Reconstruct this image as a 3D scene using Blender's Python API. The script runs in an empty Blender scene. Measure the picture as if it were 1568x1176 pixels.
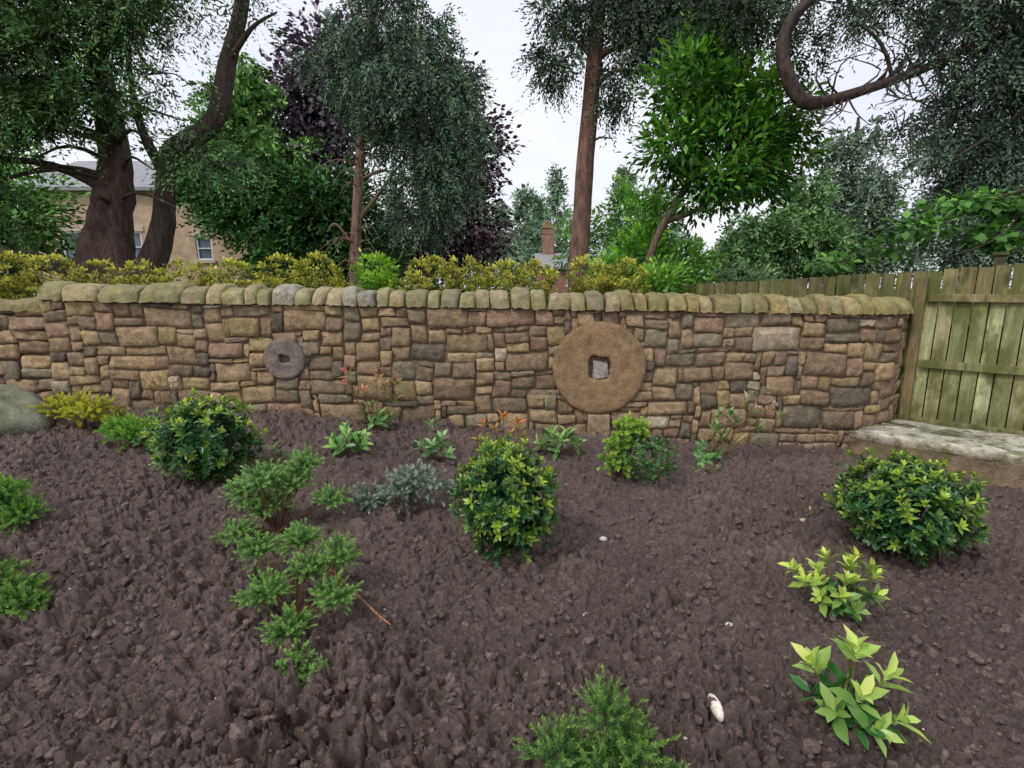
import bpy, math, random, bmesh
import numpy as np
from mathutils import Vector
rng=np.random.RandomState(7)
random.seed(7)
scene=bpy.context.scene
EYE=1.6
FOL=1.75   # overall foliage albedo factor

# ------------------------------------------------------------ helpers
def link(o,parent=None):
    scene.collection.objects.link(o)
    if parent is not None: o.parent=parent
    return o
def empty(name,loc=(0,0,0)):
    e=bpy.data.objects.new(name,None); e.empty_display_size=.2
    scene.collection.objects.link(e); return e
def np_mesh(name,V,loops,starts,totals,C=None,mat=None,parent=None,smooth=True):
    me=bpy.data.meshes.new(name)
    V=np.asarray(V,dtype=np.float32)
    me.vertices.add(len(V)); me.vertices.foreach_set('co',V.ravel())
    me.loops.add(len(loops)); me.loops.foreach_set('vertex_index',np.asarray(loops,dtype=np.int32))
    me.polygons.add(len(starts)); me.polygons.foreach_set('loop_start',np.asarray(starts,dtype=np.int32))
    me.polygons.foreach_set('loop_total',np.asarray(totals,dtype=np.int32))
    me.polygons.foreach_set('use_smooth',np.full(len(starts),smooth,dtype=bool))
    if C is not None:
        a=me.color_attributes.new('Col','FLOAT_COLOR','POINT')
        C=np.asarray(C,dtype=np.float32)
        if C.shape[1]==3: C=np.concatenate([C,np.ones((len(C),1),np.float32)],1)
        a.data.foreach_set('color',C.ravel())
    me.update(calc_edges=True)
    if mat: me.materials.append(mat)
    o=bpy.data.objects.new(name,me)
    return link(o,parent)
class MB:
    """plain mesh builder"""
    def __init__(s): s.V=[];s.F=[];s.C=[]
    def add(s,V,F,c):
        b=len(s.V); s.V+= [tuple(v) for v in V]; s.F+=[tuple(b+i for i in f) for f in F]
        if isinstance(c,list): s.C+=c
        else: s.C+=[tuple(c)]*len(V)
    def box(s,c,size,col,ax=(1,0),jit=0):
        ux=np.array([ax[0],ax[1],0.]); uy=np.array([-ax[1],ax[0],0.]); uz=np.array([0,0,1.])
        V=[]
        for k in (-1,1):
            for j in (-1,1):
                for i in (-1,1):
                    V.append(np.array(c)+ux*i*size[0]/2+uy*j*size[1]/2+uz*k*size[2]/2+rng.uniform(-jit,jit,3))
        s.add(V,[(0,2,3,1),(4,5,7,6),(0,1,5,4),(2,6,7,3),(0,4,6,2),(1,3,7,5)],col)
    def obj(s,name,mat,parent=None,smooth=False):
        loops=[i for f in s.F for i in f]; tot=[len(f) for f in s.F]
        st=np.concatenate([[0],np.cumsum(tot)[:-1]])
        return np_mesh(name,np.array(s.V),loops,st,tot,np.array(s.C),mat,parent,smooth)
def hash2(i,j,seed):
    h=(i.astype(np.int64)*374761393+j.astype(np.int64)*668265263+seed*1442695041)&0xffffffff
    h=((h^(h>>13))*1274126177)&0xffffffff
    h=(h^(h>>16))&0xffffffff
    return h/4294967295.0
def vn(x,y,seed=0):
    i=np.floor(x);j=np.floor(y);fx=x-i;fy=y-j
    fx=fx*fx*(3-2*fx);fy=fy*fy*(3-2*fy)
    a=hash2(i,j,seed);b=hash2(i+1,j,seed);c=hash2(i,j+1,seed);d=hash2(i+1,j+1,seed)
    return (a*(1-fx)+b*fx)*(1-fy)+(c*(1-fx)+d*fx)*fy
def vor(x,y,seed=0):
    i=np.floor(x);j=np.floor(y);best=np.full(x.shape,9.);cell=np.zeros(x.shape)
    for di in(-1,0,1):
        for dj in(-1,0,1):
            ci=i+di;cj=j+dj
            px=ci+hash2(ci,cj,seed);py=cj+hash2(ci,cj,seed+5)
            d=np.sqrt((px-x)**2+(py-y)**2); m=d<best
            best=np.where(m,d,best); cell=np.where(m,hash2(ci,cj,seed+9),cell)
    return best,cell
def nrm(a): return a/np.maximum(np.linalg.norm(a,axis=-1,keepdims=True),1e-9)

# ------------------------------------------------------------ materials
def newmat(name):
    m=bpy.data.materials.new(name); m.use_nodes=True
    nt=m.node_tree; b=nt.nodes['Principled BSDF']; return m,nt,b
def N(nt,t,**k):
    n=nt.nodes.new(t)
    for a,v in k.items(): setattr(n,a,v)
    return n
def noise(nt,scale,detail=4,rough=.6,co=None,stretch=None):
    tc=N(nt,'ShaderNodeTexCoord'); n=N(nt,'ShaderNodeTexNoise')
    n.inputs['Scale'].default_value=scale;n.inputs['Detail'].default_value=detail;n.inputs['Roughness'].default_value=rough
    if stretch:
        mp=N(nt,'ShaderNodeMapping'); mp.inputs['Scale'].default_value=stretch
        nt.links.new(tc.outputs['Object'],mp.inputs[0]); nt.links.new(mp.outputs[0],n.inputs['Vector'])
    else: nt.links.new(tc.outputs['Object'],n.inputs['Vector'])
    return n.outputs[0]
def ramp(nt,src,stops):
    r=N(nt,'ShaderNodeValToRGB'); e=r.color_ramp.elements
    while len(e)<len(stops): e.new(.5)
    for el,(p,c) in zip(e,stops):
        el.position=p; el.color=(c[0],c[1],c[2],1) if not np.isscalar(c) else (c,c,c,1)
    nt.links.new(src,r.inputs[0]); return r.outputs[0]
def mix(nt,a,b,f,mode='MIX'):
    m=N(nt,'ShaderNodeMix',data_type='RGBA',blend_type=mode)
    for sock,v in ((m.inputs[0],f),(m.inputs[6],a),(m.inputs[7],b)):
        if hasattr(v,'is_linked') : nt.links.new(v,sock)
        else: sock.default_value=v if np.isscalar(v) else (v[0],v[1],v[2],1)
    return m.outputs[2]
def attr(nt):
    a=N(nt,'ShaderNodeAttribute'); a.attribute_name='Col'; return a.outputs['Color']
def bump(nt,b,h,strength,dist):
    bp=N(nt,'ShaderNodeBump'); bp.inputs['Strength'].default_value=strength; bp.inputs['Distance'].default_value=dist
    nt.links.new(h,bp.inputs['Height']); nt.links.new(bp.outputs[0],b.inputs['Normal'])
def leafmat(name,rough=.5,trans=.3,spec=.35):
    m,nt,b=newmat(name)
    c2=attr(nt)
    nt.links.new(c2,b.inputs['Base Color']); b.inputs['Roughness'].default_value=rough
    b.inputs['Specular IOR Level'].default_value=spec
    if trans>0:
        t=N(nt,'ShaderNodeBsdfTranslucent'); c3=mix(nt,c2,(1.3,1.35,.6),.5,'MULTIPLY'); nt.links.new(c3,t.inputs[0])
        ms=N(nt,'ShaderNodeMixShader'); ms.inputs[0].default_value=trans
        nt.links.new(b.outputs[0],ms.inputs[1]);nt.links.new(t.outputs[0],ms.inputs[2])
        nt.links.new(ms.outputs[0],nt.nodes['Material Output'].inputs[0])
    return m
def attrmat(name,rough=.85,bs=14,bstr=.6,bd=.02,lo=.6,hi=1.3,stretch=None,stain=None,fine=90):
    m,nt,b=newmat(name)
    c=attr(nt); n1=noise(nt,bs,5,.65,stretch=stretch); n2=noise(nt,fine,2,.6,stretch=stretch)
    c=mix(nt,c,ramp(nt,n1,[(.3,lo),(.7,hi)]),1.,'MULTIPLY')
    c=mix(nt,c,ramp(nt,n2,[(.3,.76),(.7,1.22)]),1.,'MULTIPLY')
    if stain:
        for (sc,col,p0,p1,amt,*st) in stain:
            s=ramp(nt,noise(nt,sc,4,.65,stretch=st[0] if st else None),[(p0,0.),(p1,amt)]); c=mix(nt,c,col,s)
    nt.links.new(c,b.inputs['Base Color']); b.inputs['Roughness'].default_value=rough
    b.inputs['Specular IOR Level'].default_value=.25
    ad=N(nt,'ShaderNodeMath',operation='ADD'); nt.links.new(n1,ad.inputs[0])
    mu=N(nt,'ShaderNodeMath',operation='MULTIPLY'); nt.links.new(n2,mu.inputs[0]); mu.inputs[1].default_value=.4
    nt.links.new(mu.outputs[0],ad.inputs[1]); bump(nt,b,ad.outputs[0],bstr,bd); return m
M_leaf=leafmat('tree_foliage',.6,0,.25)
M_gloss=leafmat('glossy_leaf',.30,.2,.55)
M_soft=leafmat('soft_leaf',.5,.25,.3)
M_bark=attrmat('bark',.9,7,.9,.06,.45,1.5,stretch=(2.2,2.2,.5),fine=30)
M_stone=attrmat('sandstone',.92,15,1.,.035,.58,1.36,stain=[(5,(.17,.135,.09),.54,.72,.5),(11,(.52,.39,.24),.58,.75,.45),(3.2,(.20,.185,.11),.58,.75,.4)],fine=110)
M_cope=attrmat('coping_sandstone',.92,12,1.,.03,.5,1.32,stain=[(4,(.29,.28,.10),.42,.66,.65),(13,(.46,.43,.36),.60,.72,.5),(7,(.12,.11,.065),.55,.72,.6)])
M_mortar=attrmat('mortar',.95,20,.8,.02,.6,1.3)
M_mill=attrmat('millstone_grit',.9,10,.9,.02,.66,1.3,stain=[(5,(.38,.27,.15),.52,.72,.55),(8,(.10,.07,.06),.56,.72,.55),(3.4,(.17,.15,.09),.55,.7,.4)])
M_wood=attrmat('weathered_wood',.85,4,.5,.01,.6,1.35,stretch=(6,6,.6),stain=[(3.0,(.11,.12,.035),.46,.60,.8,(1.6,1.6,.8)),(2.0,(.05,.048,.03),.56,.68,.8,(2.5,2.5,.7)),(5.,(.34,.42,.12),.60,.72,.5,(2,2,.6))],fine=40)
M_rock=attrmat('rock',.85,5,1.,.05,.45,1.45,stain=[(6,(.16,.17,.09),.5,.65,.6)])
M_pale=attrmat('pale_stone',.8,20,.5,.01,.8,1.15)
M_clod=attrmat('soil_clod',.95,60,1.,.02,.6,1.3)

def ground_mat():
    m,nt,b=newmat('soil_and_grass')
    n1=noise(nt,1.1,4,.6); n2=noise(nt,42,7,.78)
    soil=ramp(nt,n2,[(.25,(.085,.060,.052)),(.5,(.205,.152,.133)),(.75,(.35,.27,.24))])
    soil=mix(nt,soil,ramp(nt,n1,[(.3,.76),(.7,1.2)]),1.,'MULTIPLY')
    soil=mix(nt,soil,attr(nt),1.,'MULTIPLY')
    grass=ramp(nt,n2,[(.3,(.03,.06,.015)),(.7,(.08,.13,.03))])
    a=N(nt,'ShaderNodeAttribute'); a.attribute_name='Col'
    sub=N(nt,'ShaderNodeMath',operation='SUBTRACT'); sub.inputs[0].default_value=1.; nt.links.new(a.outputs['Alpha'],sub.inputs[1])
    c=mix(nt,soil,grass,sub.outputs[0])
    nt.links.new(c,b.inputs['Base Color']); b.inputs['Roughness'].default_value=.92; b.inputs['Specular IOR Level'].default_value=.2
    bump(nt,b,n2,1.,.035); return m
M_ground=ground_mat()

# ------------------------------------------------------------ terrain
def base_z(x,y):
    xc=np.clip(x,-7,6); yc=np.clip(y,0,5.3)
    return (.2-.06*xc)*yc/5
def yj(x): return np.interp(x,[-400,-5,3.2,3.75,4.1,4.3,4.9,8,400],[5.3,5.28,5.22,5.32,5.62,5.62,5.08,2.4,2.4])
def soil_h(x,y):
    wx=x+.06*(vn(x*11,y*11,3)-.5)+.035*(vn(x*30,y*30,31)-.5); wy=y+.06*(vn(x*11,y*11,4)-.5)+.035*(vn(x*30,y*30,32)-.5)
    ux=wx*.9+wy*.43; uy=wy*.9-wx*.43
    f1,c1=vor(ux*12,uy*18,1); f2,c2=vor(wx*25,wy*29,2)
    amp=np.clip(vn(x*1.3,y*1.3,8)*1.3+.1,.55,1.2)*np.interp(x,[-6,-.5,1.8,5],[1.2,1.15,.75,.65])
    d1=np.clip(1-(f1*1.2)**2,0,1)**.7; d2=np.clip(1-(f2*1.25)**2,0,1)**.6
    def bil(fx,fy,s,a):
        ca,sa=math.cos(a),math.sin(a); p=(wx*ca+wy*sa)*fx; q=(wy*ca-wx*sa)*fy
        return np.abs(2*vn(p,q,s)-1)**.8
    h=amp*(.052*d1*np.clip(c1*1.6-.3,0,1)+.036*d2*np.clip(c2*1.4-.2,0,1)+.040*bil(9,15,41,.45)+.042*bil(20,27,42,1.3)+.030*bil(44,50,43,.2))+.016*bil(90,95,44,2.1)
    h+=.045*(vn(x*2.2,y*2.2,11)-.5)+.02*(vn(x*6,y*6,12)-.5)*amp-.035*amp
    return h
def build_ground():
    cd=np.linspace(-1,1,900); t=np.linspace(0,1,620); yd=.9*(5.8/.9)**(t**.9)
    ys=np.concatenate([[-400,-100,-30,-10,-4,-1,0,.5],yd,[6.2,7,9,14,20,35,60,100,200,400]])
    lo=np.array([-400,-200,-100,-60,-35,-20,-14,-10,-8,-7]);hi=-lo[::-1]
    hw=np.clip(1.1+1.0*ys,.9,6.1)
    X=np.concatenate([np.repeat(lo[None],len(ys),0),cd[None]*hw[:,None],np.repeat(hi[None],len(ys),0)],1)
    Y=np.repeat(ys[:,None],X.shape[1],1); sh=X.shape
    x=X.ravel();y=Y.ravel()
    z=base_z(x,y); h=soil_h(x,y)
    m=((abs(x)<6.15)&(y>.85)&(y<5.9))
    h=np.where(m,h,0)
    t=np.clip((y-yj(x))/.1+.5,0,1)
    up=1.22+.03*(vn(x*.8,y*.8,20)-.5)
    z=(z+h-.035*m)*(1-t)+up*t
    cav_shade=np.clip(.9+(h/.05)*.10,.75,1.15)  # mild cavity shade painted into vertex colour: darker hollows, lighter crests
    C=np.stack([cav_shade,cav_shade,cav_shade,1-t],1)
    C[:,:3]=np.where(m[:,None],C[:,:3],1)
    ny,nx=sh
    idx=np.arange(ny*nx).reshape(sh)
    q=np.stack([idx[:-1,:-1],idx[:-1,1:],idx[1:,1:],idx[1:,:-1]],-1).reshape(-1,4)
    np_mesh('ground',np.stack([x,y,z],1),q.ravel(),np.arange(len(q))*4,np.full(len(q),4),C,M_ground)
build_ground()
def gz(x,y): return float(base_z(np.array(x),np.array(y)))
def ico(sub):
    bm=bmesh.new(); bmesh.ops.create_icosphere(bm,subdivisions=sub,radius=1)
    V=np.array([v.co[:] for v in bm.verts]);F=np.array([[v.index for v in f.verts] for f in bm.faces]); bm.free(); return V,F
def scatter(name,n,smin,smax,cols,mat,flat=.7,sub=1,yr=(1.0,5.0),smooth=True,lift=.15,dfm=.28,pw=2.8):
    V0,F0=ico(sub)
    yy=yr[0]+(yr[1]-yr[0])*rng.rand(n)**1.2; lim=np.minimum(1.08*yy+.4,5.4)
    xx=rng.uniform(-1,1,n)*lim; ok=(xx<4.2)&~((xx>3.1)&(yy>3.9)); xx=xx[ok];yy=yy[ok];n=len(xx)
    s=smin+(smax-smin)*rng.rand(n)**pw
    zz=base_z(xx,yy)+soil_h(xx,yy)-.035
    A=rng.normal(size=(n,3,3)); Q=np.linalg.qr(A)[0]
    sc=rng.uniform(.5,1.35,(n,1,3))
    V=V0[None]*sc*(1+rng.uniform(-dfm,dfm,(n,len(V0),1)))
    V=np.einsum('nij,nkj->nki',Q,V)*s[:,None,None]; V[:,:,2]*=flat
    V+=np.stack([xx,yy,zz+s*lift],1)[:,None]
    F=(F0[None]+(np.arange(n)*len(V0))[:,None,None]).reshape(-1,3)
    cols=np.array(cols); c=cols[rng.randint(len(cols),size=n)]*rng.uniform(.85,1.15,(n,1))
    C=np.repeat(c,len(V0),0)
    np_mesh(name,V.reshape(-1,3),F.ravel(),np.arange(len(F))*3,np.full(len(F),3),C,mat,None,smooth)
scatter('soil_clods',12000,.003,.023,[(.20,.148,.13),(.18,.132,.115)],M_clod,.85,2,smooth=True,dfm=.42,pw=2.,lift=-.1)
scatter('pebbles',800,.002,.008,[(.42,.37,.3),(.2,.2,.23),(.32,.17,.1),(.6,.56,.5),(.14,.14,.16)],M_rock,.6,smooth=False,lift=.3)

# ------------------------------------------------------------ wall
PATH=[(-4.55,5.06),(3.1,5.0)]
for i in range(1,13):
    t=i/12; a=np.array([3.1,5.0]);b=np.array([3.72,4.98]);c=np.array([4.12,5.42])
    PATH.append(tuple((1-t)**2*a+2*t*(1-t)*b+t*t*c))
PATH=np.array(PATH); SEG=np.concatenate([[0],np.cumsum(np.linalg.norm(np.diff(PATH,axis=0),axis=1))]); LW=SEG[-1]
def wp(u):
    x=np.interp(u,SEG,PATH[:,0]);y=np.interp(u,SEG,PATH[:,1])
    e=.08; dx=np.interp(u+e,SEG,PATH[:,0])-np.interp(u-e,SEG,PATH[:,0]); dy=np.interp(u+e,SEG,PATH[:,1])-np.interp(u-e,SEG,PATH[:,1])
    l=math.hypot(dx,dy) or 1; return x,y,dy/l,-dx/l
def wall_pt(u,d,z,path=wp):
    x,y,nx,ny=path(u); return (x+nx*d,y+ny*d,z)
PAL=[((.50,.36,.215),5),((.43,.305,.19),6),((.38,.265,.17),5),((.37,.245,.17),2),((.31,.235,.165),4),((.21,.175,.135),2),((.45,.34,.18),3),((.58,.48,.34),1),((.32,.27,.19),3),((.40,.27,.19),2)]
PC=[p for p,w in PAL for _ in range(w)]
def stone_col():
    c=np.array(PC[rng.randint(len(PC))]); return tuple(np.clip(c*rng.uniform(.74,1.12)*rng.uniform(.98,1.02,3),.03,.6))
AX=[-1,-.955,-.62,-.2,.2,.62,.955,1]; BX=[-1,-.93,-.35,.35,.93,1]
def build_stones(name,L,ztop,zbot,ptf,circles,parent,cw=.058,ch=.048,big=(5,9,3,6),rough=1.,nbig=12):
    nu=int(L/cw); cw=L/nu; nz=int((max(ztop(0),ztop(L))-zbot)/ch)+1
    occ=np.zeros((nz,nu),bool); mb=MB()
    for (cu,cz,r) in circles:
        for j in range(nz):
            for i in range(nu):
                if math.hypot((i+.5)*cw-cu,zbot+(j+.5)*ch-cz)<r-.035: occ[j,i]=True
    rects=[]
    def put(i,j,w,h):
        occ[j:j+h,i:i+w]=True; rects.append((i,j,w,h))
    for _ in range(int(L*nbig)):
        w=rng.randint(big[0],big[1]);h=rng.randint(big[2],big[3]);i=rng.randint(0,max(1,nu-w));j=rng.randint(0,max(1,nz-h))
        if not occ[j:j+h,i:i+w].any(): put(i,j,w,h)
    for j in range(nz):
        i=0
        while i<nu:
            if occ[j,i]: i+=1; continue
            w=int(rng.choice([2,3,4,5,6],p=[.14,.30,.28,.20,.08])); h=int(rng.choice([2,3,4],p=[.30,.48,.22]))
            w=min(w,nu-i); k=1
            while k<w and not occ[j,i+k]: k+=1
            w=k
            hh=1
            while hh<h and j+hh<nz and not occ[j+hh,i:i+w].any(): hh+=1
            if i+w<nu and not occ[j,i+w] and (i+w+1>=nu or occ[j,i+w+1]) and not occ[j:j+hh,i+w].any(): w+=1
            put(i,j,w,hh); i+=w
    GX,GZ=8,6
    for (i,j,w,h) in rects:
        u0,u1=i*cw,(i+w)*cw; z0,z1=zbot+j*ch,zbot+(j+h)*ch
        zt=ztop((u0+u1)/2)
        if z0>zt-.02: continue
        z1=min(z1,zt)
        g=.0035
        pro=rng.uniform(-.010,.016)*rough; tx,tz=rng.uniform(-.008,.008,2)*rough
        cj=rng.uniform(-.013,.013,(4,2))*rough
        ks=rng.randint(1000); rnd=rng.uniform(.0,.06)
        V=[];c0=np.array(stone_col());Cc=[]
        for b in range(GZ):
            for a in range(GX):
                A=AX[a];B=BX[b]
                k=1-rnd*(A*A*B*B)
                s=(A*k+1)/2;t=(B*k+1)/2
                cc=(cj[0]*(1-s)*(1-t)+cj[1]*s*(1-t)+cj[2]*s*t+cj[3]*(1-s)*t)
                uu=u0+g+(u1-u0-2*g)*s+cc[0]+rng.uniform(-.004,.004); zz=z0+g+(z1-z0-2*g)*t+cc[1]+rng.uniform(-.004,.004)
                uu2=uu+.010*math.sin(zz*7.3+1.1*math.sin(uu*1.7))+.005*math.sin(zz*19+uu*3)
                zz2=zz+.012*math.sin(uu*2.9+.8*math.sin(zz*5))+.006*math.sin(uu*8.3+zz*4)
                edge=max(abs(A),abs(B))
                d=pro+tx*A+tz*B+(.006*math.sin(3.1*A+ks)*math.cos(2.3*B+ks*.7)+rng.uniform(-.006,.006))*rough
                if edge>.99: d-=.036
                elif edge>.9: d-=.003
                V.append(ptf(uu2,d,zz2)); Cc.append(tuple(c0*rng.uniform(.93,1.07)*(.85 if edge>.99 else 1)))
        F=[(b*GX+a,b*GX+a+1,(b+1)*GX+a+1,(b+1)*GX+a) for b in range(GZ-1) for a in range(GX-1)]
        mb.add(V,F,Cc)
    mb.obj('stones',M_stone,parent,True)
wall=empty('sandstone_garden_wall')
xtop=lambda u:1.405-.016*wp(u)[0]
BIG=(4.55+.85,.83,.455); SMALL=(4.55-2.22,.915,.205)
build_stones('w',LW,xtop,-.12,wall_pt,[BIG,SMALL],wall)
mb=MB()
us=np.linspace(0,LW,90); V=[];F=[]
for u in us:
    zt=xtop(u)
    for d,z in((-.026,-.3),(-.026,zt+.01),(-.34,zt+.01),(-.34,-.3)): V.append(wall_pt(u,d,z))
for k in range(len(us)-1):
    for a in range(3): F.append((k*4+a,(k+1)*4+a,(k+1)*4+a+1,k*4+a+1))
F+=[(3,2,1,0),tuple(len(V)-4+i for i in range(4))]
mb.add(V,F,(.22,.165,.11)); mb.obj('mortar_core',M_mortar,wall)
# coping
mb=MB(); u=-.03
while u<LW-.02:
    x=wp(u)[0]
    w=rng.uniform(.24,.42) if x<-3.4 else rng.uniform(.12,.25)
    if u+w>LW: w=LW-u+.03
    hgt=rng.uniform(.145,.195); zb=xtop(u+w/2)+rng.uniform(-.006,.006); lean=rng.uniform(-.03,.03)
    base=np.array([(.48,.38,.23),(.43,.35,.23),(.41,.34,.22),(.50,.40,.28),(.34,.29,.20),(.40,.37,.30),(.38,.34,.19)][rng.randint(7)])*rng.uniform(.74,1.1)
    if x>1: base=base*np.array([.95,.93,.64])
    na,nb=9,13; V=[];C=[]; fd=rng.uniform(-.01,.035); ss=[0,.05,.16,.35,.5,.65,.84,.95,1]; ex=rng.uniform(.70,.95)
    for a in range(na):
        s=ss[a]; A=2*s-1; k=1-(.24 if abs(A)>.99 else .08 if abs(A)>.88 else .02 if abs(A)>.6 else 0)
        for b in range(nb):
            th=math.pi*b/(nb-1)
            cx=math.copysign(abs(math.cos(th))**ex,math.cos(th)); sz=abs(math.sin(th))**ex
            d=-.165+(.20+fd)*cx*k; z=zb+hgt*sz*k
            V.append(wall_pt(u+.002+(w-.004)*s+lean*sz,d+rng.uniform(-.009,.009),z+rng.uniform(-.009,.009)))
            C.append(tuple(base*rng.uniform(.9,1.1)*(.75 if abs(A)>.99 else 1)))
    F=[(a*nb+b,(a+1)*nb+b,(a+1)*nb+b+1,a*nb+b+1) for a in range(na-1) for b in range(nb-1)]
    F+=[tuple(range(nb)),tuple((na-1)*nb+b for b in reversed(range(nb)))]
    mb.add(V,F,C); u+=w
mb.obj('coping_stones',M_cope,wall,True)

# rough wall continuing on the left
lw=empty('rough_stone_wall')
def lpt(u,d,z): return (-9.2+u,5.14-d,z)
build_stones('l',4.62,lambda u:1.40,.2,lpt,[],lw,cw=.085,ch=.05,big=(5,8,3,5),rough=2.)
mb=MB(); mb.box((-6.9,5.36,.7),(4.58,.36,1.40),(.17,.125,.085)); mb.obj('mortar_core',M_mortar,lw)
mb=MB(); u=0.
while u<4.55:
    w=min(rng.uniform(.35,.6),4.6-u); V=[];na,nb=7,9
    base=np.array((.32,.24,.165))*rng.uniform(.7,1.1)
    for a in range(na):
        for b in range(nb):
            th=math.pi*b/(nb-1); A=2*a/(na-1)-1;k=1-.2*abs(A)**4
            V.append(lpt(u+w*a/(na-1),-.17+.21*math.copysign(abs(math.cos(th))**.7,math.cos(th))*k+rng.uniform(-.016,.016),1.37+.12*abs(math.sin(th))**.6*k+rng.uniform(-.016,.016)))
    F=[(a*nb+b,(a+1)*nb+b,(a+1)*nb+b+1,a*nb+b+1) for a in range(na-1) for b in range(nb-1)]+[tuple(range(nb)),tuple((na-1)*nb+b for b in reversed(range(nb)))]
    mb.add(V,F,base); u+=w
mb.obj('coping_stones',M_cope,lw,True)

# ------------------------------------------------------------ millstones
def millstone(cx,cz,R,hole,col,cy,front=.05,small=False):
    e=empty('millstone'); mb=MB(); n=96
    def inner(th):
        c,s=abs(math.cos(th)),abs(math.sin(th)); hw,hh=hole
        p=4.
        return ((c/hw)**p+(s/hh)**p)**(-1/p)*(1+(.25 if small else .14)*max(0,math.cos(th-2.3))**8+(.2 if small else 0)*max(0,math.cos(th+.1))**10+.025*math.sin(7*th)+.02*math.sin(13*th+1))
    prof=[]
    for k in range(n):
        th=2*math.pi*k/n; Ro=R*(1+.006*math.sin(5*th)+.005*math.sin(11*th+1)+rng.uniform(-.006,.006)); ri=inner(th+.06)*rng.uniform(.985,1.015)
        ring=[(Ro,-.1),(Ro,front-.022),(Ro-.006,front-.008),(Ro-.022,front)]
        m=12
        for q in range(1,m): ring.append((Ro-.022-(Ro-.022-ri-.012)*q/m,front+rng.uniform(-.0025,.0025)))
        ring+=[(ri+.012,front),(ri+.002,front-.008),(ri,front-.03),(ri,-.08)]
        prof.append([(cx+r*math.cos(th),cy-d,cz+r*math.sin(th)) for r,d in ring])
    m=len(prof[0]); V=[v for p in prof for v in p]; C=[]
    for k in range(n):
        for q in range(m):
            C.append(tuple(np.array(col)*rng.uniform(.93,1.07)*(1.0 if 3<=q<=m-3 else .8)))
    F=[(k*m+q,((k+1)%n)*m+q,((k+1)%n)*m+q+1,k*m+q+1) for k in range(n) for q in range(m-1)]
    mb.add(V,F,C); mb.obj('disc',M_mill,e,True)
    mb=MB(); mb.box((cx,cy+.05,cz),(hole[0]*2.6,.03,hole[1]*2.6),(.05,.04,.03))
    if not small: mb.box((cx+.015,cy+.012,cz-.02),(hole[0]*1.35,.05,hole[1]*1.5),(.50,.46,.42),jit=.016)
    mb.obj('hole_infill',M_stone,e)
millstone(.85,.83,.455,(.105,.11),(.31,.205,.12),5.02)
millstone(-2.22,.915,.205,(.048,.036),(.21,.175,.155),5.045,.04,True)
mb=MB(); mb.box((.86,4.99,.25),(.22,.07,.25),(.40,.29,.19),jit=.012)
o=mb.obj('support_block',M_stone,wall)
bv=o.modifiers.new('b','BEVEL');bv.width=.012;bv.segments=3

# ------------------------------------------------------------ fence
f=empty('wooden_fence')
mb=MB(); p0=np.array([4.20,5.40]); dr=np.array([.745,-.667]); nf=np.array([-.667,-.745])
def top(s): return np.interp(s,[-5,-2.2,0,1.2,4],[1.60,1.66,1.77,1.86,1.9])
s=-3.4; k=0
while s<4.5:
    w=rng.uniform(.115,.14); c=p0+dr*(s+w/2)+nf*(-.0+(.006 if k%2 else -.006)); zt=top(s)+rng.uniform(-.008,.008); zb=.06 if s>-.1 else 1.2
    green=np.array([(.40,.46,.19),(.33,.38,.14),(.48,.50,.26),(.25,.27,.12),(.38,.36,.18)][rng.randint(5)]); brown=np.array((.21,.17,.085))*rng.uniform(.8,1.2)
    if s<-.1: green=brown=np.array((.17,.15,.075))*rng.uniform(.7,1.15)
    ux=dr*(w/2-.004); V=[];C=[]
    zs=np.linspace(zb,zt,14); pl=rng.uniform(.6,1.2)
    for z in zs:
        for (a,b) in((-1,1),(1,1),(1,-1),(-1,-1)):
            q=c+ux*a+nf*.009*b; V.append((q[0],q[1],z))
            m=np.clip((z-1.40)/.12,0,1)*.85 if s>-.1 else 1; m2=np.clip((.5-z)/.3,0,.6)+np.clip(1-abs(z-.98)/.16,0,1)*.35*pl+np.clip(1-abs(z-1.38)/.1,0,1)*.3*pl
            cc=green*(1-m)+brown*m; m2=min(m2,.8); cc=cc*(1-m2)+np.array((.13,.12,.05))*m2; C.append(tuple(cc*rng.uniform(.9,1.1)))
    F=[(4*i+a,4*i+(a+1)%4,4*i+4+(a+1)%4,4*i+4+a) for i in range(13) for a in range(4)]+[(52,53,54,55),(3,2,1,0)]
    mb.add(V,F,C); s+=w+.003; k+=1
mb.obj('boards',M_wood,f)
mb=MB()
for z,h in((1.50,.075),(.83,.08),(.22,.08)):
    a=p0+dr*.06;b=p0+dr*4.4;c=(a+b)/2+nf*.036
    mb.box((c[0],c[1],z+.0),(4.34,.045,h),(.25,.20,.11) if z>1 else (.22,.22,.10),ax=tuple(dr))
    c=c-nf*.075; mb.box((c[0],c[1],z),(4.30,.05,h),(.10,.08,.05),ax=tuple(dr))
for s in(0,2.45):
    c=p0+dr*s+nf*.06; mb.box((c[0],c[1],.80),(.085,.1,1.80),(.23,.165,.09),ax=tuple(dr))
c=p0+dr*.55-nf*.14; mb.box((c[0],c[1],1.0),(.085,.085,1.80),(.05,.045,.04),ax=tuple(dr)); mb.box((c[0],c[1],1.92),(.12,.12,.035),(.03,.03,.03),ax=tuple(dr))
o=mb.obj('posts_and_rails',M_wood,f); bv=o.modifiers.new('b','BEVEL');bv.width=.006;bv.segments=2

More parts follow.
